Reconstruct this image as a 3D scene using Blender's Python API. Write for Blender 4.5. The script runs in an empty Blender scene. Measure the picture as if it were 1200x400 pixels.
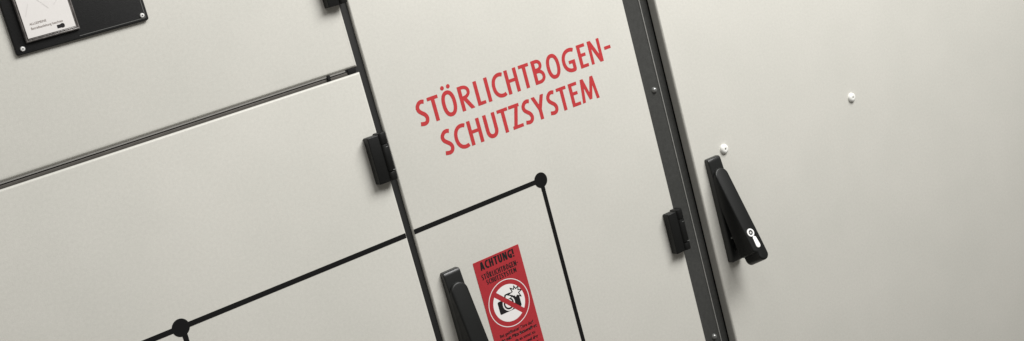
import bpy, bmesh, math
import numpy as np
from mathutils import Vector, Matrix

S = 0.001                       # everything below is laid out in millimetres; X right, Z up, Y into the cabinets
C = bpy.context.scene.collection
scene = bpy.context.scene

# ------------------------------------------------------------------ materials
def nodes_of(name):
    m = bpy.data.materials.new(name); m.use_nodes = True
    nt = m.node_tree
    return m, nt, nt.nodes['Principled BSDF']

def ramp(nt, src, a, b, ca, cb):
    r = nt.nodes.new('ShaderNodeValToRGB')
    r.color_ramp.elements[0].position = a; r.color_ramp.elements[0].color = (*ca, 1)
    r.color_ramp.elements[1].position = b; r.color_ramp.elements[1].color = (*cb, 1)
    nt.links.new(src, r.inputs[0]); return r

def noise(nt, co, scale, detail=2, rough=.5, vec_scale=None):
    n = nt.nodes.new('ShaderNodeTexNoise')
    n.inputs['Scale'].default_value = scale; n.inputs['Detail'].default_value = detail
    n.inputs['Roughness'].default_value = rough
    if vec_scale:
        mp = nt.nodes.new('ShaderNodeMapping'); mp.inputs['Scale'].default_value = vec_scale
        nt.links.new(co, mp.inputs['Vector']); co = mp.outputs['Vector']
    nt.links.new(co, n.inputs['Vector']); return n

def mix(nt, fac, a, b, blend='MIX'):
    m = nt.nodes.new('ShaderNodeMix'); m.data_type = 'RGBA'; m.blend_type = blend
    for sock, v in ((m.inputs['Factor'], fac), (m.inputs[6], a), (m.inputs[7], b)):
        if hasattr(v, 'links'): nt.links.new(v, sock)
        elif isinstance(v, (int, float)): sock.default_value = v
        else: sock.default_value = (*v, 1)
    return m.outputs[2]

def surface(name, col, rough, fine=0.0, fine_scale=700, grain=0.0, spec=.5, metal=0.0, bump_dist=.0003, wave=0.0, wear=None, smudge=False):
    """painted / moulded surface: fine texture as bump, a little colour grain and broad uneven patches"""
    m, nt, b = nodes_of(name)
    co = nt.nodes.new('ShaderNodeNewGeometry').outputs['Position']
    c = col
    if grain:
        n1 = noise(nt, co, fine_scale, 3, .6)
        r1 = ramp(nt, n1.outputs['Fac'], .25, .75, (1-grain,)*3, (1+grain,)*3)
        c = mix(nt, 1.0, c, r1.outputs['Color'], 'MULTIPLY')
        n4 = noise(nt, co, fine_scale*.33, 2, .5)
        r4 = ramp(nt, n4.outputs['Fac'], .3, .7, (1-grain*.5,)*3, (1+grain*.5,)*3)
        c = mix(nt, 1.0, c, r4.outputs['Color'], 'MULTIPLY')
        n2 = noise(nt, co, 9, 3, .55)
        r2 = ramp(nt, n2.outputs['Fac'], .3, .7, (1-grain*.5, 1-grain*.6, 1-grain*.65), (1+grain*.4, 1+grain*.2, 1+grain*.2))
        c = mix(nt, 1.0, c, r2.outputs['Color'], 'MULTIPLY')
    if wear:
        n3 = noise(nt, co, wear[0], 4, .6)
        r3 = ramp(nt, n3.outputs['Fac'], wear[1], wear[1]+.04, (0, 0, 0), (1, 1, 1))
        c = mix(nt, r3.outputs['Color'], c, wear[2])
    if hasattr(c, 'links'): nt.links.new(c, b.inputs['Base Color'])
    else: b.inputs['Base Color'].default_value = (*c, 1)
    b.inputs['Roughness'].default_value = rough
    b.inputs['Specular IOR Level'].default_value = spec
    if smudge:                      # wiped and handled paint: broad patches of slightly different gloss
        ns = noise(nt, co, 5.5, 5, .62, (1, 1, .55))
        mr = nt.nodes.new('ShaderNodeMapRange'); mr.inputs['From Min'].default_value = .32; mr.inputs['From Max'].default_value = .68
        mr.inputs['To Min'].default_value = rough-.07; mr.inputs['To Max'].default_value = rough+.09
        nt.links.new(ns.outputs['Fac'], mr.inputs['Value']); nt.links.new(mr.outputs['Result'], b.inputs['Roughness'])
    b.inputs['Metallic'].default_value = metal
    if fine:
        n = noise(nt, co, fine_scale, 2, .5)
        bp = nt.nodes.new('ShaderNodeBump'); bp.inputs['Strength'].default_value = fine
        bp.inputs['Distance'].default_value = bump_dist
        nt.links.new(n.outputs['Fac'], bp.inputs['Height'])
        last = bp
        if wave:
            w = noise(nt, co, 4.5, 2, .5)
            bp2 = nt.nodes.new('ShaderNodeBump'); bp2.inputs['Strength'].default_value = wave
            bp2.inputs['Distance'].default_value = .004
            nt.links.new(w.outputs['Fac'], bp2.inputs['Height'])
            nt.links.new(bp.outputs['Normal'], bp2.inputs['Normal']); last = bp2
        nt.links.new(last.outputs['Normal'], b.inputs['Normal'])
    return m

PAINT   = surface('grey_powder_coat', (.580, .576, .534), .42, fine=.22, fine_scale=1000, grain=.062, spec=.45, wave=.16, wear=(95, .745, (.36, .34, .31)), smudge=True)
CHAR    = surface('charcoal_frame_paint', (.046, .048, .046), .36, fine=.3, fine_scale=700, grain=.18, spec=.5)
BLACK   = surface('black_moulded_plastic', (.007, .0074, .0073), .42, fine=.3, fine_scale=1100, grain=.15, spec=.28)
SHELL   = surface('black_glossier_plastic', (.010, .011, .011), .33, fine=.2, fine_scale=1200, grain=.15, spec=.6)
LEVER   = surface('black_satin_plastic', (.0085, .0092, .009), .38, fine=.18, fine_scale=1300, grain=.1, spec=.30)
PLATE   = surface('black_plate_plastic', (.0085, .009, .0093), .5, fine=.5, fine_scale=1400, grain=.3, spec=.25)
RUBBER  = surface('black_rubber', (.008, .008, .008), .75, fine=.2, spec=.2)
INSIDE  = surface('dark_cabinet_inside', (.020, .020, .019), .8, spec=.1)
RAILM   = surface('grey_rail_paint', (.27, .265, .25), .5, grain=.05, spec=.4)
SEALM   = surface('brown_grey_seal', (.075, .070, .063), .6, grain=.15, fine_scale=400, spec=.3)
REDINK  = surface('red_print', (.46, .036, .040), .5, fine=.2, fine_scale=620, grain=.09, spec=.4)
REDFILM = surface('red_sticker_film', (.39, .028, .036), .40, fine=.12, fine_scale=500, grain=.08, spec=.5)
WHITEP  = surface('white_sticker_print', (.80, .78, .77), .4, grain=.02, spec=.4)
BLACKP  = surface('black_sticker_print', (.012, .011, .012), .4, spec=.4)
TAPE    = surface('black_line_tape', (.0065, .0065, .0068), .5, fine=.2, fine_scale=900, grain=.1, spec=.2)
PAPER   = surface('white_card', (.70, .68, .665), .7, grain=.02, spec=.2)
PENCIL  = surface('faint_grey_print', (.64, .62, .605), .7, spec=.2)
BROWNP  = surface('brown_grey_print', (.18, .14, .12), .7, spec=.2)
CAPM    = surface('white_nylon_cap', (.80, .80, .77), .36, fine=.1, fine_scale=500, grain=.03, spec=.5)
STEEL   = surface('bright_steel', (.85, .85, .84), .35, fine=.1, fine_scale=900, spec=.6, metal=.4)
CHROME  = surface('satin_nickel_inlay', (.92, .92, .91), .45, fine=.1, fine_scale=900, spec=.6, metal=.1)
EDGEM   = surface('post_edge_highlight', (.22, .225, .215), .35, grain=.2, fine_scale=500, spec=.5)  # paler than the post, to paint in its edge highlight
GAPSHADE   = surface('gap_shade_black', (.013, .0135, .013), .55, fine=.2, fine_scale=900, spec=.4)  # darker charcoal: the shade of the gap put into the colour
BOLTM   = surface('dark_bolt_steel', (.24, .245, .24), .28, spec=.6, metal=.6)

SLEEVE = surface('grey_sleeve_pocket', (.10, .10, .10), .25, fine=.3, fine_scale=260, grain=.5, spec=.6)
def clear_plastic():
    m, nt, b = nodes_of('clear_sleeve_plastic')
    b.inputs['Base Color'].default_value = (.93, .94, .93, 1)
    b.inputs['Roughness'].default_value = .12
    b.inputs['IOR'].default_value = 1.45
    b.inputs['Transmission Weight'].default_value = 1.0
    co = nt.nodes.new('ShaderNodeNewGeometry').outputs['Position']
    n = noise(nt, co, 260, 2, .5)
    bp = nt.nodes.new('ShaderNodeBump'); bp.inputs['Strength'].default_value = .25; bp.inputs['Distance'].default_value = .0004
    nt.links.new(n.outputs['Fac'], bp.inputs['Height']); nt.links.new(bp.outputs['Normal'], b.inputs['Normal'])
    return m
CLEAR = surface('milky_sleeve_edge', (.15, .15, .145), .22, fine=.3, fine_scale=260, grain=.5, spec=.8)

# ------------------------------------------------------------------ object helpers
def thing(name, label, cat, loc, group=None):
    o = bpy.data.objects.new(name, None); C.objects.link(o)
    o.location = Vector(loc) * S
    o.empty_display_size = .02
    o['label'] = label; o['category'] = cat
    if group: o['group'] = group
    return o

def base_of(parent):
    v = Vector((0, 0, 0))
    while parent is not None:
        v += parent.location; parent = parent.parent
    return v

def obj(name, bm, mat, parent, smooth=True, label=None):
    """bm is laid out in world millimetres; it is stored relative to the parent"""
    off = base_of(parent)
    for v in bm.verts: v.co = v.co * S - off
    me = bpy.data.meshes.new(name); bm.to_mesh(me); bm.free()
    me.materials.append(mat)
    if smooth:
        for p in me.polygons: p.use_smooth = True
        me.set_sharp_from_angle(angle=math.radians(38))
    o = bpy.data.objects.new(name, me); C.objects.link(o); o.parent = parent
    if label: o['label'] = label
    return o

def box_into(bm, x0, x1, y0, y1, z0, z1, bev=0, seg=3, front_only=False):
    vs = [bm.verts.new((x, y, z)) for x in (x0, x1) for y in (y0, y1) for z in (z0, z1)]
    f = [(0, 1, 3, 2), (4, 6, 7, 5), (0, 4, 5, 1), (2, 3, 7, 6), (0, 2, 6, 4), (1, 5, 7, 3)]
    fs = [bm.faces.new([vs[i] for i in q]) for q in f]
    bmesh.ops.recalc_face_normals(bm, faces=fs)
    if bev:
        es = {e for ff in fs for e in ff.edges}
        if front_only:
            es = {e for e in es if all(abs(v.co.y - y0) < 1e-6 for v in e.verts)}
        bmesh.ops.bevel(bm, geom=list(es), offset=bev, segments=seg, affect='EDGES', profile=.5)

def box(*a, **k):
    bm = bmesh.new(); box_into(bm, *a, **k); return bm

def lathe_into(bm, cx, cz, prof, n=32):
    """profile [(radius, y), ...] turned about an axis along Y, first point furthest out of the door"""
    rings = []
    for r, y in prof:
        if r < 1e-6: rings.append([bm.verts.new((cx, y, cz))])
        else: rings.append([bm.verts.new((cx + r*math.cos(2*math.pi*i/n), y, cz + r*math.sin(2*math.pi*i/n))) for i in range(n)])
    for a, b in zip(rings, rings[1:]):
        for i in range(n):
            j = (i+1) % n
            p = [a[i % len(a)], a[j % len(a)], b[j % len(b)], b[i % len(b)]]
            q = []
            for v in p:
                if v not in q: q.append(v)
            if len(q) > 2: bm.faces.new(q)
    bmesh.ops.recalc_face_normals(bm, faces=bm.faces[:])

def lathe(*a, **k):
    bm = bmesh.new(); lathe_into(bm, *a, **k); return bm

def prism(outline, y0, y1, bev=0, seg=3):
    bm = bmesh.new()
    a = [bm.verts.new((x, y0, z)) for x, z in outline]
    b = [bm.verts.new((x, y1, z)) for x, z in outline]
    front = bm.faces.new(a); bm.faces.new(b[::-1])
    n = len(a)
    for i in range(n):
        j = (i+1) % n; bm.faces.new((a[i], b[i], b[j], a[j]))
    bmesh.ops.recalc_face_normals(bm, faces=bm.faces[:])
    if bev: bmesh.ops.bevel(bm, geom=list(front.edges), offset=bev, segments=seg, affect='EDGES', profile=.5)
    return bm

def stadium(cx, ztop, zbot, rtop, rbot, n=14):
    """outline with a round top of radius rtop and a round bottom of radius rbot"""
    pts = []
    for i in range(n+1):
        t = math.pi * i / n; pts.append((cx + rtop*math.cos(t), ztop - rtop + rtop*math.sin(t)))
    for i in range(n+1):
        t = math.pi + math.pi * i / n; pts.append((cx + rbot*math.cos(t), zbot + rbot + rbot*math.sin(t)))
    return pts

def round_rect(x0, x1, z0, z1, r, n=6):
    pts = []
    for cx, cz, a in ((x1-r, z1-r, 0), (x0+r, z1-r, 90), (x0+r, z0+r, 180), (x1-r, z0+r, 270)):
        for i in range(n+1):
            t = math.radians(a + 90*i/n); pts.append((cx + r*math.cos(t), cz + r*math.sin(t)))
    return pts

# ------------------------------------------------------------------ flat print: a 2-D distance field turned into faces
def f_seg(a, b, s):
    """flat-ended bar from a to b of width s"""
    a = np.array(a, float); b = np.array(b, float); L = np.linalg.norm(b-a); d = (b-a)/L
    def f(X, Z):
        u = (X-a[0])*d[0] + (Z-a[1])*d[1]; v = -(X-a[0])*d[1] + (Z-a[1])*d[0]
        return np.maximum(np.abs(v)-s/2, np.abs(u-L/2)-L/2)
    return f
def f_disc(c, r): return lambda X, Z: np.hypot(X-c[0], Z-c[1]) - r
def f_line(pts, s, close=False):
    fs = []
    P = list(pts) + ([pts[0]] if close else [])
    for a, b in zip(P, P[1:]): fs.append(f_seg(a, b, s))
    for p in (P if close else P[1:-1]): fs.append(f_disc(p, s/2))
    g = f_or(*fs)
    if not close:                   # square-cut ends: nothing of the joints may bulge past them
        for a, b in ((P[1], P[0]), (P[-2], P[-1])):
            a = np.array(a, float); b = np.array(b, float); d = (b-a)/np.linalg.norm(b-a)
            g = f_and(g, f_not(f_seg(b, b+d*s*.7, s*1.5)))
    return g
def f_or(*fs):
    def f(X, Z):
        r = fs[0](X, Z)
        for g in fs[1:]: r = np.minimum(r, g(X, Z))
        return r
    return f
def f_and(*fs):
    def f(X, Z):
        r = fs[0](X, Z)
        for g in fs[1:]: r = np.maximum(r, g(X, Z))
        return r
    return f
def f_not(g): return lambda X, Z: -g(X, Z)
def f_rect(x0, x1, z0, z1): return lambda X, Z: np.maximum(np.abs(X-(x0+x1)/2)-(x1-x0)/2, np.abs(Z-(z0+z1)/2)-(z1-z0)/2)
def f_rrect(x0, x1, z0, z1, r):
    def f(X, Z):
        qx = np.abs(X-(x0+x1)/2)-(x1-x0)/2+r; qz = np.abs(Z-(z0+z1)/2)-(z1-z0)/2+r
        return np.hypot(np.maximum(qx, 0), np.maximum(qz, 0)) + np.minimum(np.maximum(qx, qz), 0) - r
    return f
def f_poly(pts):
    P = np.array(pts, float)
    def f(X, Z):
        d = np.full(X.shape, 1e9); ins = np.zeros(X.shape, bool)
        n = len(P)
        for i in range(n):
            a = P[i]; b = P[(i+1) % n]; e = b-a
            t = np.clip(((X-a[0])*e[0]+(Z-a[1])*e[1])/(e@e), 0, 1)
            d = np.minimum(d, np.hypot(X-a[0]-t*e[0], Z-a[1]-t*e[1]))
            c = ((a[1] > Z) != (b[1] > Z)) & (X < e[0]*(Z-a[1])/((b[1]-a[1]) if b[1] != a[1] else 1e-9)+a[0])
            ins ^= c
        return np.where(ins, -d, d)
    return f
def f_shift(g, dx, dz): return lambda X, Z: g(X-dx, Z-dz)

def print_into(bm, f, x0, x1, z0, z1, step, y):
    nx = int(math.ceil((x1-x0)/step))+1; nz = int(math.ceil((z1-z0)/step))+1
    xs = x0 + np.arange(nx)*step; zs = z0 + np.arange(nz)*step
    X, Z = np.meshgrid(xs, zs, indexing='ij'); F = f(X, Z)
    F = np.where(np.abs(F) < 1e-5, -1e-5, F)
    neg = F < 0; cache = {}
    def node(i, j):
        k = (i, j)
        if k not in cache: cache[k] = bm.verts.new((xs[i], y, zs[j]))
        return cache[k]
    def cut(a, b):
        k = (a, b) if a < b else (b, a)
        if k not in cache:
            fa, fb = F[k[0]], F[k[1]]; t = fa/(fa-fb)
            (i0, j0), (i1, j1) = k
            cache[k] = bm.verts.new((xs[i0]+(xs[i1]-xs[i0])*t, y, zs[j0]+(zs[j1]-zs[j0])*t))
        return cache[k]
    any_ = neg[:-1, :-1] | neg[1:, :-1] | neg[:-1, 1:] | neg[1:, 1:]
    for i, j in zip(*np.nonzero(any_)):
        cs = [(int(i), int(j)), (int(i)+1, int(j)), (int(i)+1, int(j)+1), (int(i), int(j)+1)]
        poly = []
        for a, b in zip(cs, cs[1:]+cs[:1]):
            if neg[a]: poly.append(node(*a))
            if neg[a] != neg[b]: poly.append(cut(a, b))
        if len(poly) > 2:
            try: bm.faces.new(poly)
            except ValueError: pass

# a condensed humanist capital alphabet (centre lines drawn here)
def arc(cx, cz, ax, az, a0, a1, n=26, p=1.0):
    out = []
    for i in range(n+1):
        t = math.radians(a0 + (a1-a0)*i/n); c, s_ = math.cos(t), math.sin(t)
        out.append((cx + ax*math.copysign(abs(c)**p, c), cz + az*math.copysign(abs(s_)**p, s_)))
    return out
def spline(pts, n=7):
    out = []
    P = [pts[0]] + list(pts) + [pts[-1]]
    for k in range(1, len(P)-2):
        p0, p1, p2, p3 = [np.array(q, float) for q in P[k-1:k+3]]
        for i in range(n):
            t = i/n
            out.append(tuple(.5*((2*p1)+(-p0+p2)*t+(2*p0-5*p1+4*p2-p3)*t*t+(-p0+3*p1-3*p2+p3)*t**3)))
    out.append(tuple(pts[-1])); return out

def glyph(ch, w, H, s):
    m = s/2; h = s*.84; k = h/2; p = .88
    clip = f_rect(0, w, 0, H)
    if ch == 'I' or ch == 'l': return f_seg((w/2, 0), (w/2, H), s)
    if ch == 'L': return f_or(f_seg((m, 0), (m, H), s), f_seg((m, k), (w, k), h))
    if ch == 'T': return f_or(f_seg((w/2, 0), (w/2, H), s), f_seg((0, H-k), (w, H-k), h))
    if ch == 'H': return f_or(f_seg((m, 0), (m, H), s), f_seg((w-m, 0), (w-m, H), s), f_seg((m, .53*H), (w-m, .53*H), h))
    if ch == 'E': return f_or(f_seg((m, 0), (m, H), s), f_seg((m, k), (w, k), h), f_seg((m, H-k), (w, H-k), h), f_seg((m, .54*H), (w*.9, .54*H), h))
    if ch == 'N': return f_and(clip, f_or(f_seg((m*.92, 0), (m*.92, H), s*.92), f_seg((w-m*.92, 0), (w-m*.92, H), s*.92), f_seg((m*.75, H+1.0), (w-m*.75, -1.0), s*1.02)))
    if ch == 'M':
        q = .13*w
        return f_and(clip, f_or(f_seg((m*.95, -1), (m+q, H+1), s*.92), f_seg((w-m*.95, -1), (w-m-q, H+1), s*.92),
                     f_and(f_rect(0, w/2+.01, .06*H, H), f_seg((m+q-.3, H+.5), (w/2+.35, .05*H), s*.92)),
                     f_and(f_rect(w/2-.01, w, .06*H, H), f_seg((w-m-q+.3, H+.5), (w/2-.35, .05*H), s*.92))))
    if ch == 'Z': return f_and(clip, f_or(f_seg((0, H-k), (w, H-k), h), f_seg((0, k), (w, k), h), f_seg((w-m*1.25, H+.4), (m*1.25, -.4), s)))
    if ch == 'Y': return f_and(clip, f_or(f_seg((w/2, 0), (w/2, .44*H), s), f_disc((w/2, .44*H), m), f_seg((m*.85-.35, H+1), (w/2, .42*H), s*.98), f_seg((w-m*.85+.35, H+1), (w/2, .42*H), s*.98)))
    if ch == 'A': return f_and(clip, f_or(f_seg((m*.95-.1, -.3), (w/2, H+1), s), f_seg((w-m*.95+.1, -.3), (w/2, H+1), s), f_seg((m*2, .27*H), (w-m*2, .27*H), h)))
    if ch in 'OÖ':
        o = f_line(arc(w/2, H/2, w/2-m, H/2-k+.25*s*.3, 0, 360, 44, p)[:-1], s*.97, True)
        if ch == 'Ö': o = f_or(o, f_disc((w*.29, H+4.2*H/26.4), s*.52), f_disc((w*.71, H+4.2*H/26.4), s*.52))
        return o
    if ch == 'C':
        ax = (w-m)/1.43
        return f_line(arc(m+ax, H/2, ax, H/2-k, 64, 296, 34, .92), s*.95)
    if ch == 'G':
        ax = (w-m)/1.48
        return f_or(f_line(arc(m+ax, H/2, ax, H/2-k, 60, 282, 32, .92) + [(w-m-.05*w, .09*H), (w-m, .14*H)], s*.97),
                    f_seg((w-m, .10*H), (w-m, .49*H), s), f_seg((w*.50, .49*H-k), (w-m, .49*H-k), h), f_disc((w-m, .12*H), m))
    if ch == 'S':
        q = [(1.06, .965), (.72, 1.0), (.34, .955), (.06, .80), (.13, .63), (.45, .50), (.80, .38), (.97, .22), (.84, .06), (.48, 0), (-.06, .035)]
        return f_line(spline([(m+x*(w-s), k+z*(H-h)) for x, z in q]), s*.97)
    if ch == 'R':
        b = w*.92-m
        return f_and(clip, f_or(f_seg((m, 0), (m, H), s),
                    f_line([(m, H-k)] + arc(b-.27*H, .725*H, .27*H if b > .27*H+m else b-m, .275*H-k, 90, -90, 18, .95) + [(m, .45*H)], h),
                    f_seg((w*.40, .47*H), (w-m*.85, -.8), s*.98)))
    if ch == 'B':
        b1 = w*.90-m; b2 = w-m
        return f_or(f_seg((m, 0), (m, H), s),
                    f_line([(m, H-k)] + arc(b1-.2*H, .755*H, .2*H, .245*H-k, 90, -90, 18, .95) + [(m, .51*H+k)], h*1.04),
                    f_line([(m, .51*H)] + arc(b2-.25*H, .27*H, .25*H, .24*H+0*k, 90, 0, 10, .95) + arc(b2-.25*H, .27*H, .25*H, .27*H-k, 0, -90, 10, .95)[1:] + [(m, k)], h*1.04))
    if ch == 'U':
        return f_line([(m, H)] + [(m, .4*H)] + arc(w/2, .33*H, w/2-m, .33*H-k, 180, 360, 22, .92) + [(w-m, .4*H), (w-m, H)], s)
    if ch == '!': return f_or(f_seg((w/2, .32*H), (w/2, H), s), f_seg((w/2, 0), (w/2, .19*H), s))
    if ch == '-': return f_seg((0, .49*H), (w, .49*H), h)
    raise ValueError(ch)

def caps_into(bm, items, zb, H, s, y, step):
    """items: (character, left, right)"""
    for ch, l, r in items:
        print_into(bm, f_shift(glyph(ch, r-l, H, s), l, zb), l-1, r+1, zb-1, zb+H*1.36, step, y)

def text_bm(body, x0, x1, zb, height, y, mat_w=0):
    """small lower-case print from the built-in face, fitted to the span x0..x1"""
    cu = bpy.data.curves.new('print', 'FONT'); cu.body = body; cu.size = 1; cu.offset = mat_w
    o = bpy.data.objects.new('print', cu); C.objects.link(o)
    bpy.context.view_layer.update()
    me = bpy.data.meshes.new_from_object(o.evaluated_get(bpy.context.evaluated_depsgraph_get()))
    bm = bmesh.new(); bm.from_mesh(me)
    bpy.data.objects.remove(o); bpy.data.curves.remove(cu); bpy.data.meshes.remove(me)
    mn = min(v.co.x for v in bm.verts); mx = max(v.co.x for v in bm.verts)
    for v in bm.verts:
        v.co = Vector((x0 + (v.co.x-mn)/(mx-mn)*(x1-x0), y, zb + v.co.y*height/.73))
    return bm

def join_bm(*bms):
    out = bmesh.new()
    for b in bms:
        me = bpy.data.meshes.new('t'); b.to_mesh(me); b.free(); out.from_mesh(me); bpy.data.meshes.remove(me)
    return out

# ------------------------------------------------------------------ cabinet doors
SEAM_T, SEAM_B = -120.3, -125.8          # lower edge of the upper door, upper edge of the lower door
LX, MX0, MX1, RX0 = 592.0, 600.2, 935.2, 980.0

cab_l = thing('switch_cabinet', 'left light grey steel cabinet with two doors stacked above and below a long seam', 'cabinet', (220, 30, -1150))
cab_m = thing('switch_cabinet', 'narrow middle steel cabinet with big red capital lettering, red sticker and dark post', 'cabinet', (767, 30, -1150))
cab_r = thing('switch_cabinet', 'blank light grey steel cabinet on the right with two white caps and lock handle', 'cabinet', (1640, 30, -1150))

def door_panel(parent, x0, x1, z0, z1, r, label, depth=21):
    return obj('door', box(x0, x1, 0, depth, z0, z1, bev=r, seg=8, front_only=True), PAINT, parent, label=label)
door_panel(cab_l, -150, LX, SEAM_T, 620, 4.6, 'upper door above the seam')
door_panel(cab_l, -150, LX, -1150, SEAM_B, 2.1, 'lower door below the seam')
door_panel(cab_m, MX0, MX1, -1150, 620, 2.4, 'door with red lettering')
door_panel(cab_r, RX0, 2300, -1150, 620, 2.8, 'blank door with two white caps', 13)

# ---- what shows between the doors
obj('post', box(922, 960.2, 3.2, 30, -1150, 620, bev=1.0, seg=4, front_only=True), CHAR, cab_m)
obj('highlight_strip', box(958.6, 959.9, 2.2, 6, -1150, 620, bev=.35, seg=3, front_only=True), EDGEM, cab_m)  # added rib, its pale colour stands for the highlight along the post's bend
obj('side_post', box(957, 979.7, 14.6, 34, -1150, 620, bev=.8, seg=2, front_only=True), CHAR, cab_r)
obj('seam_lip', box(-150, 578, 2.6, 16, -121.8, -117, bev=.5, seg=3, front_only=True), RAILM, cab_l)
obj('seal', box(-150, 586, 3.0, 20, -125.5, -122.7, bev=.5, seg=2), SEALM, cab_l)
obj('seal_end', box(556.5, 560, 1.2, 20, -125.3, -120.0, bev=.6), RUBBER, cab_l)
obj('seal_end', box(580, 589.5, 1.8, 20, -125.3, -119.9, bev=.8), RUBBER, cab_l)
obj('gap_shade_post', box(570, 612, 3.4, 30, -1150, 620, bev=.8, seg=2, front_only=True), GAPSHADE, cab_l)  # added strip, coloured near black to stand for shade between the doors
obj('cabinet_shell', box(-150, 598, 40, 44, -1150, 620), INSIDE, cab_l)
obj('cabinet_shell', box(600, 960, 40, 44, -1150, 620), INSIDE, cab_m)
obj('cabinet_shell', box(962, 2300, 40, 44, -1150, 620), INSIDE, cab_r)
for zc in (-252.2, -561.0):
    b = lathe(950.5, zc, [(0, -.2), (1.2, -.1), (2.4, .5), (3.3, 1.6), (3.7, 3.25)], n=24)
    obj('screw', b, BOLTM, cab_m)

# ---- hinges: leaf on the door, round knuckles over the gap
def hinge(parent, xl, zt):
    zb = zt-50
    h = obj('hinge', box(xl, xl+15.5, -10.5, -.05, zb, zt-1.2, bev=1.0, seg=3), BLACK, parent)
    bm = bmesh.new()
    for a, b_ in ((zb+.4, zb+9.0), (zb+9.7, zt-12.2), (zt-11.5, zt)):
        pts = []
        x0, x1, y0, y1 = xl+12.2, xl+21.8, -12.6, -.05
        n = 8
        ring = [(x0, y1), (x0, y0+3.0)] + [(x0+3.0-3.0*math.cos(math.radians(90*i/n)), y0+3.0-3.0*math.sin(math.radians(90*i/n))) for i in range(1, n+1)] \
             + [(x1-4.2+4.2*math.sin(math.radians(90*i/n)), y0+4.2-4.2*math.cos(math.radians(90*i/n))) for i in range(n+1)] + [(x1, y1)]
        lo = [bm.verts.new((x, y, a)) for x, y in ring]; hi = [bm.verts.new((x, y, b_)) for x, y in ring]
        fs = [bm.faces.new(lo), bm.faces.new(hi[::-1])]
        for i in range(len(ring)):
            j = (i+1) % len(ring); fs.append(bm.faces.new((lo[i], hi[i], hi[j], lo[j])))
        bmesh.ops.recalc_face_normals(bm, faces=fs)
        bmesh.ops.bevel(bm, geom=list(fs[0].edges)+list(fs[1].edges), offset=.55, segments=2, affect='EDGES', profile=.5)
    obj('knuckle', bm, BLACK, h)
    # pin end and its clip catch the light near both ends
    obj('pin', box(xl+17.0, xl+20.6, -12.95, -11.6, zb+10.2, zb+11.0, bev=.25, seg=2), BOLTM, h)
    obj('pin', box(xl+15.8, xl+19.0, -13.0, -11.6, zt-15.5, zt-15.0, bev=.2, seg=2), BOLTM, h)
    return h
hinge(cab_l, 574.0, -6.0)
hinge(cab_l, 574.2, -189.0)
hinge(cab_m, 916.2, -391.6)

# ---- swing handles
def tilt(bm, z0, y0, slope):
    """swing the lever out about its top end: laid out at y relative to its own front face"""
    a = math.atan(slope)
    M = Matrix.Rotation(-a, 4, 'X')
    for v in bm.verts:
        p = Vector((0, v.co.y, v.co.z - z0)); q = M @ p
        v.co = Vector((v.co.x, q.y + y0, q.z + z0))
    return bm

def swing_handle(parent, x0, x1, zt, zb, slope, length, h0, lock=True):
    cx = (x0+x1)/2; w = x1-x0
    # base: moulded shell, low at the top end, higher towards the lever
    bm = bmesh.new()
    prof = [(zt, -.05), (zt, -5.2), (zt-2.6, -7.0), (zt-20, -9.2), (zb+6, -9.6), (zb, -8.2), (zb, -.05)]
    L = [bm.verts.new((x0, y, z)) for z, y in prof]; R = [bm.verts.new((x1, y, z)) for z, y in prof]
    fs = [bm.faces.new(L), bm.faces.new(R[::-1])]
    for i in range(len(prof)):
        j = (i+1) % len(prof); fs.append(bm.faces.new((L[i], R[i], R[j], L[j])))
    bmesh.ops.recalc_face_normals(bm, faces=fs)
    es = [e for e in bm.edges if not all(v.co.y > -.1 for v in e.verts)]
    bmesh.ops.bevel(bm, geom=es, offset=1.8, segments=4, affect='EDGES', profile=.5)
    hd = obj('handle', bm, SHELL, parent)
    # shallow dish in the base under the lever, with the latch pieces
    obj('latch', join_bm(lathe(cx-1.0, zb+29, [(0, -10.4), (3.4, -10.4), (4.2, -9.8), (4.4, -9.0)], n=24),
                         box(cx-3.6, cx+2.6, -13.5, -9.2, zb+14, zb+20, bev=.8)), LEVER, hd)
    obj('latch_pin', lathe(cx-4.6, zb+30.5, [(0, -11.6), (.9, -11.4), (1.4, -10.6), (1.5, -9.2)], n=14), BOLTM, hd)
    obj('latch_pin', lathe(cx-1.4, zb+17, [(0, -14.6), (.5, -14.4), (.8, -13.2)], n=12), BOLTM, hd)
    # lever: built upright with its front at y=0, then swung out
    r = w*.485
    zl = zt - 12.5
    n = 14
    out = [(cx + r*math.cos(math.pi*i/n), zl - r + r*math.sin(math.pi*i/n)) for i in range(n+1)]
    out += [(cx-r, zl-length*.87)]
    rb = r*.74
    out += [(cx-r+1.0, zl-length*.89), (cx + 2.3 - rb, zl-length*.905)]
    out += [(cx + 2.3 + rb*math.cos(math.pi + math.pi*i/n), zl-length+rb+rb*math.sin(math.pi+math.pi*i/n)) for i in range(n+1)]
    out += [(cx+r, zl-length*.80)]
    bm = prism(out, 0, 27.0, bev=2.2, seg=4)
    tilt(bm, zl, -h0, slope)
    for v in bm.verts: v.co.y = min(v.co.y, -3.0)
    lv = obj('lever', bm, LEVER, hd)
    if lock:
        def on_lever(b): return tilt(b, zl, -h0, slope)
        zc = zl - length*.705
        b = lathe(cx-1.6, zc, [(3.0, -.25), (3.2, -.9), (4.8, -.9), (5.1, -.3), (5.1, .3), (3.0, .3), (3.0, -.25)], n=36)
        obj('lock_ring', on_lever(b), CHROME, hd)
        b = join_bm(lathe(cx-1.6, zc, [(0, -.75), (1.2, -.75), (1.45, -.3), (1.45, .3)], n=24))
        obj('lock_core', on_lever(b), STEEL, hd)
        b = prism(stadium(cx+.2, zc-5.2, zc-19.8, 2.5, 3.2), -.9, .3, bev=.4, seg=2)
        obj('lock_flap', on_lever(b), CHROME, hd)
    return hd

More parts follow.
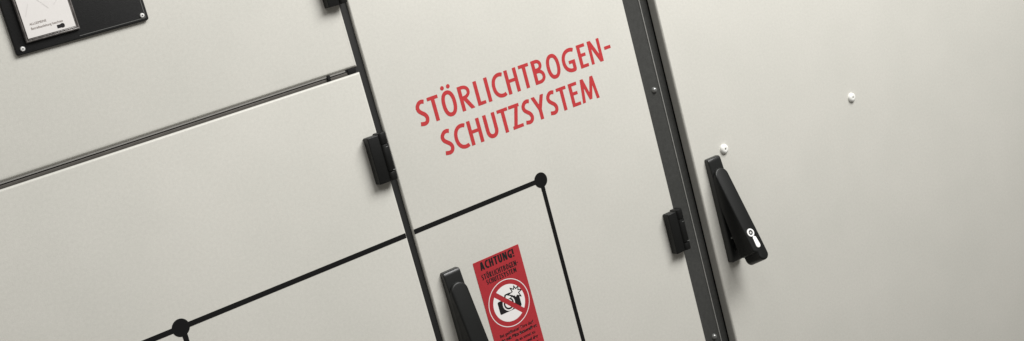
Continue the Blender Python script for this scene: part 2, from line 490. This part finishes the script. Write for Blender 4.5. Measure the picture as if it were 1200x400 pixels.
swing_handle(cab_m, 616.2, 637.6, -351.0, -484.0, .224, 121.0, 11.5, lock=True)
swing_handle(cab_r, 996.0, 1016.4, -352.6, -483.0, .380, 121.0, 11.0, lock=True)

# ---- white caps on the right door
for cx, cz, lab in ((1029.4, -349.6, 'white plastic cap just above the handle'), (1257.0, -354.2, 'white plastic cap on the open middle of the door')):
    b = lathe(cx, cz, [(0, -2.2), (.9, -2.2), (1.2, -3.9), (2.6, -4.1), (4.0, -3.7), (5.3, -2.7), (5.9, -1.2), (6.0, -.02)], n=40)
    cap = obj('cap', b, CAPM, cab_r, label=lab)
    obj('cap_hole', lathe(cx, cz, [(0, -3.0), (1.05, -3.0), (1.1, -2.2)], n=16), RUBBER, cap)

# ------------------------------------------------------------------ printing on the doors
YP = -.18
bm = bmesh.new()
caps_into(bm, [('S', 641.0, 654.3), ('T', 656.8, 670.0), ('Ö', 672.6, 690.2), ('R', 694.7, 710.7), ('L', 715.0, 725.4), ('I', 729.0, 733.1),
               ('C', 737.0, 752.4), ('H', 755.6, 771.4), ('T', 775.0, 788.4), ('B', 792.0, 807.2), ('O', 811.0, 828.9), ('G', 832.6, 850.1),
               ('E', 855.7, 867.2), ('N', 871.4, 888.5), ('-', 893.1, 902.2)], -199.2, 26.5, 4.35, YP, .20)
caps_into(bm, [('S', 660.0, 673.8), ('C', 676.2, 691.6), ('H', 694.7, 710.7), ('U', 715.6, 731.2), ('T', 734.4, 748.2), ('Z', 749.8, 763.6),
               ('S', 765.8, 779.2), ('Y', 780.9, 797.4), ('S', 799.8, 813.2), ('T', 815.3, 828.6), ('E', 832.2, 843.9), ('M', 846.3, 870.8)], -236.8, 26.4, 4.35, YP, .20)
obj('lettering', bm, REDINK, cab_m, smooth=False, label='red capital lettering')

def line_bm(f, x0, x1, z0, z1, step=.6): 
    bm = bmesh.new(); print_into(bm, f, x0, x1, z0, z1, step, -.22); return bm
LW = 5.2
NZ = -299.5
g = f_or(f_seg((601.1, NZ), (766.5, NZ), LW), f_disc((766.5, NZ), 8.5), f_seg((766.7, NZ), (766.7, -900), LW))
bm = bmesh.new()
print_into(bm, g, 600.6, 778, -312, -289, .45, -.22)
box_l = [(764.25, 769.15)]
for a, b_ in box_l:
    vs = [bm.verts.new((x, -.22, z)) for x, z in ((a, -312), (b_, -312), (b_, -1000), (a, -1000))]; bm.faces.new(vs)
obj('circuit_line', bm, TAPE, cab_m, smooth=False, label='black diagram line turning down at a round dot')
bm = bmesh.new()
g = f_or(f_seg((320, NZ), (590.9, NZ), LW), f_disc((341.7, NZ), 8.6), f_seg((343.2, NZ), (343.2, -330), LW))
print_into(bm, g, 330, 592, -312, -289, .45, -.22)
for x0, x1, z0, z1 in ((-100, 330, NZ-LW/2, NZ+LW/2), (340.75, 345.65, -1000, -312)):
    bm.faces.new([bm.verts.new((x, -.22, z)) for x, z in ((x0, z0), (x1, z0), (x1, z1), (x0, z1))])
obj('circuit_line', bm, TAPE, cab_l, smooth=False, label='black diagram line with a round dot')

# ------------------------------------------------------------------ warning sticker
st = thing('warning_sticker', 'red warning sticker reading ACHTUNG with a crossed-out camera, beside the handle', 'sticker', (687, 0, -520))
SX0, SX1, ST, SB = 656.9, 717.2, -355.7, -520.0
bm = prism(round_rect(SX0, SX1, SB, ST, .8, 3), -.35, -.04)
obj('film', bm, REDFILM, st, smooth=False)
YS = -.47
caps = bmesh.new()
def word(bm, text, x0, x1, zb, H, s, widths=None, step=.16):
    W = {'I': .16, 'L': .42, 'E': .45, 'T': .54, 'S': .50, 'Ö': .62, 'O': .62, 'R': .60, 'C': .54, 'H': .60, 'B': .58, 'G': .60, 'N': .64, '-': .34, 'U': .60, 'Z': .52, 'Y': .60, 'M': .86, 'A': .64, '!': .22}
    gap = .13
    tot = sum(W[c] for c in text) + gap*(len(text)-1); k = (x1-x0)/tot; x = x0; items = []
    for c in text: items.append((c, x, x+W[c]*k)); x += (W[c]+gap)*k
    caps_into(bm, items, zb, H, s, YS, step)
word(caps, 'ACHTUNG!', 664.3, 709.0, -366.7, 9.0, 1.95)
word(caps, 'STÖRLICHTBOGEN-', 662.8, 711.0, -377.0, 5.9, 1.05)
word(caps, 'SCHUTZSYSTEM', 667.0, 706.8, -383.6, 5.4, 1.05)
obj('heading', caps, BLACKP, st, smooth=False)
rows = [('Bei geöffneter Türe darf', 665.2, 710.3, -444.4, .02), ('nicht mit Blitz fotografiert', 660.6, 713.2, -449.9, .045), ('werden, da es sonst zu', 664.5, 709.0, -455.9, .02),
        ('einer Auslösung und der', 661.5, 711.5, -461.6, .045), ('Abschaltung der Anlage', 663, 710, -467.2, .015), ('kommen kann.', 670, 703, -473, .015)]
obj('small_print', join_bm(*[text_bm(t, a, b_, z, 3.5, YS, o) for t, a, b_, z, o in rows]), BLACKP, st, smooth=False)
CX, CZ, RR = 687.3, -412.1, 25.9
bm = bmesh.new()
ring = lambda r, w: (lambda X, Z: np.abs(np.hypot(X-CX, Z-CZ)-r)-w/2)
q = .7071
slash = f_seg((CX-24*q, CZ+24*q), (CX+24*q, CZ-24*q), 5.5)
disc = f_and(f_disc((CX, CZ), 20.4), f_not(slash))
# camera drawing
body = f_or(f_rrect(673.0, 701.6, -421.0, -406.4, 1.6), f_rrect(683.2, 692.0, -409.5, -401.6, 2.0))
LC = (686.6, -412.6)
rg = lambda r0, r1: (lambda X, Z: np.maximum(np.hypot(X-LC[0], Z-LC[1])-r1, r0-np.hypot(X-LC[0], Z-LC[1])))
hump_in = f_rrect(684.9, 690.3, -407.6, -403.2, 1.3)
star_c = (698.2, -404.3)
sp = [(205, 5.2), (175, 10.6), (150, 4.6), (128, 9.0), (108, 4.4), (92, 7.8), (68, 4.2), (48, 8.2), (25, 4.2), (2, 9.2), (-22, 4.0), (-50, 8.8), (-75, 4.0), (-100, 6.2), (-130, 4.3), (-158, 7.6)]
star = f_poly([(star_c[0]+r_*math.cos(math.radians(a)), star_c[1]+r_*math.sin(math.radians(a))) for a, r_ in sp])
star_out = lambda X, Z: star(X, Z) - .45
star_in = lambda X, Z: star(X, Z) + .75
black = f_or(f_and(f_or(f_and(body, f_not(hump_in)), ), f_not(rg(6.5, 7.9)), f_not(rg(0, 3.6))), star_out)
black = f_and(black, f_not(star_in))
black = f_and(black, f_not(slash), f_disc((CX, CZ), 20.4))
# the lens: dark ring between two white rings
black = f_and(black, f_not(rg(3.6, 4.6)))
white = f_or(f_and(disc, f_not(black)), ring(RR, .85))
print_into(bm, white, CX-27, CX+27, CZ-27, CZ+27, .25, YS)
obj('prohibition_disc', bm, WHITEP, st, smooth=False)
bm = bmesh.new(); print_into(bm, black, CX-21, CX+22, CZ-21, CZ+21, .25, YS)
obj('camera_symbol', bm, BLACKP, st, smooth=False)

# ------------------------------------------------------------------ black plate with the card in a clear sleeve
pl = thing('information_plate', 'black plastic plate with a white card in a clear sleeve, screwed on at top left', 'plate', (341, 0, -21))
PX0, PX1, PB, PT = 279.5, 400.8, -20.6, 190
bm = prism(round_rect(PX0, PX1, PB, PT, 2.2, 5), -3.6, -.05, bev=.9, seg=3)
obj('plate', bm, PLATE, pl)
# flat pale line painted on as the highlight of the plate's lower bevel
bm = bmesh.new()
print_into(bm, f_and(f_rrect(PX0+2.6, PX1-2.6, PB+2.3, PT-2.3, 1.5), f_not(f_rrect(PX0+3.1, PX1-3.1, PB+2.8, PT-2.8, 1.3))), 336, 401, PB, 60, .25, -3.78)
obj('bevel_highlight', bm, BOLTM, pl, smooth=False)
for x, z in ((285.6, -15.9), (395.4, -15.4), (285.6, 184), (395.4, 184)):
    s_ = obj('screw', lathe(x, z, [(.5, -4.1), (.8, -4.9), (1.7, -4.8), (2.15, -4.2), (2.2, -3.55)], n=24), STEEL, pl)
    obj('screw_socket', lathe(x, z, [(0, -4.2), (.75, -4.2), (.8, -3.7)], n=12), RUBBER, s_)
# sleeve: clear tray with a welded rim
x0, x1, zb, zt = 289.6, 337.8, -12.2, 120
sl = obj('sleeve', box(x0, x1, -6.4, -3.7, zb, zt, bev=.7, seg=3), SLEEVE, pl)
bm = bmesh.new()
for k, (d, rr_) in enumerate(((1.1, .55), (2.5, .45))):
    pts = [(x0+d, zb+d), (x1-d, zb+d), (x1-d, zt-d), (x0+d, zt-d)]
    for (ax_, az_), (bx_, bz_) in zip(pts, pts[1:]+pts[:1]):
        box_into(bm, min(ax_, bx_)-rr_, max(ax_, bx_)+rr_, -7.0+.02*k, -6.3, min(az_, bz_)-rr_, max(az_, bz_)+rr_, bev=.25, seg=2) if ax_ == bx_ else \
        box_into(bm, min(ax_, bx_)+rr_, max(ax_, bx_)-rr_, -7.0+.02*k, -6.3, min(az_, bz_)-rr_, max(az_, bz_)+rr_, bev=.25, seg=2)
obj('sleeve_rim', bm, CLEAR, sl)
cx0, cx1, czb, czt = 292.2, 334.6, -8.8, 116
card = obj('card', box(cx0, cx1, -7.0, -6.5, czb, czt), PAPER, pl, smooth=False)
obj('print', join_bm(text_bm('ALLGEMEINE', 296.8, 311.6, 1.6, 2.1, -7.12), text_bm('Betriebsanleitung beachten', 297.1, 325.0, -2.4, 2.3, -7.12)), BROWNP, card, smooth=False)
bm = bmesh.new()
print_into(bm, f_or(f_rrect(318.8, 325.4, -6.9, -3.9, .4), f_disc((323.6, -5.3), 2.0)), 316, 328, -9, -2, .2, -7.12)
obj('printed_mark', bm, BLACKP, card, smooth=False)
bm = bmesh.new()
for a, b_ in (((305, 27), (317, 12)), ((301, 20), (296, 10)), ((331, 22), (322, 14)), ((326, 30), (334, 21))):
    print_into(bm, f_seg(a, b_, .55), min(a[0], b_[0])-2, max(a[0], b_[0])+2, min(a[1], b_[1])-2, max(a[1], b_[1])+2, .25, -7.12)
obj('faint_drawing', bm, PENCIL, card, smooth=False)

# flat prints must face out of the door (-Y)
for o in C.objects:
    if o.type == 'MESH' and o.name.split('.')[0] in ('lettering', 'circuit_line', 'heading', 'small_print', 'prohibition_disc', 'camera_symbol', 'bevel_highlight', 'print', 'printed_mark', 'faint_drawing'):
        b = bmesh.new(); b.from_mesh(o.data)
        for f in b.faces:
            f.normal_update()
            if f.normal.y > 0: f.normal_flip()
        b.to_mesh(o.data); b.free()

# ------------------------------------------------------------------ camera (fitted to the photograph)
cam = bpy.data.cameras.new('camera'); co = bpy.data.objects.new('camera', cam); C.objects.link(co)
R = Matrix(((0.7976491108084554, 0.3187481966688931, -0.5120112138876265),
            (-0.5468490638319885, 0.024158239370044354, -0.8368825968178056),
            (-0.25438552909399115, 0.9475315121888216, 0.1935769510987862)))
co.matrix_world = Matrix.Translation((0, -1.2, 0)) @ R.to_4x4()
cam.sensor_width = 36; cam.lens = 36*1562.0/1200
cam.clip_start = .01; cam.clip_end = 100
scene.camera = co

# ------------------------------------------------------------------ light: ceiling fitting of the switch room and an added fill at left
def area(name, loc, aim, sx, sy, power, col):
    l = bpy.data.lights.new(name, 'AREA'); l.shape = 'RECTANGLE'; l.size = sx; l.size_y = sy
    l.energy = power; l.color = col
    o = bpy.data.objects.new(name, l); C.objects.link(o); o.location = loc
    o.rotation_euler = (Vector(aim)-Vector(loc)).to_track_quat('-Z', 'Y').to_euler()
    return o
area('ceiling_lamp', (1.42, -1.10, 1.0), (.95, 0, -.15), 1.3, .8, 53, (1.0, .992, .968))
area('left_fill_lamp', (.0, -1.5, 1.4), (.4, 0, -.1), 1.0, .6, 8, (1.0, .99, .96))  # added fill that brightens the left side, not a known fitting
w = bpy.data.worlds.new('World'); scene.world = w; w.use_nodes = True
bg = w.node_tree.nodes['Background']; bg.inputs[0].default_value = (1.0, .955, .875, 1); bg.inputs[1].default_value = .16
scene.view_settings.view_transform = 'Standard'; scene.view_settings.look = 'None'
scene.view_settings.exposure = 0; scene.view_settings.gamma = 1
scene.cycles.use_denoising = True
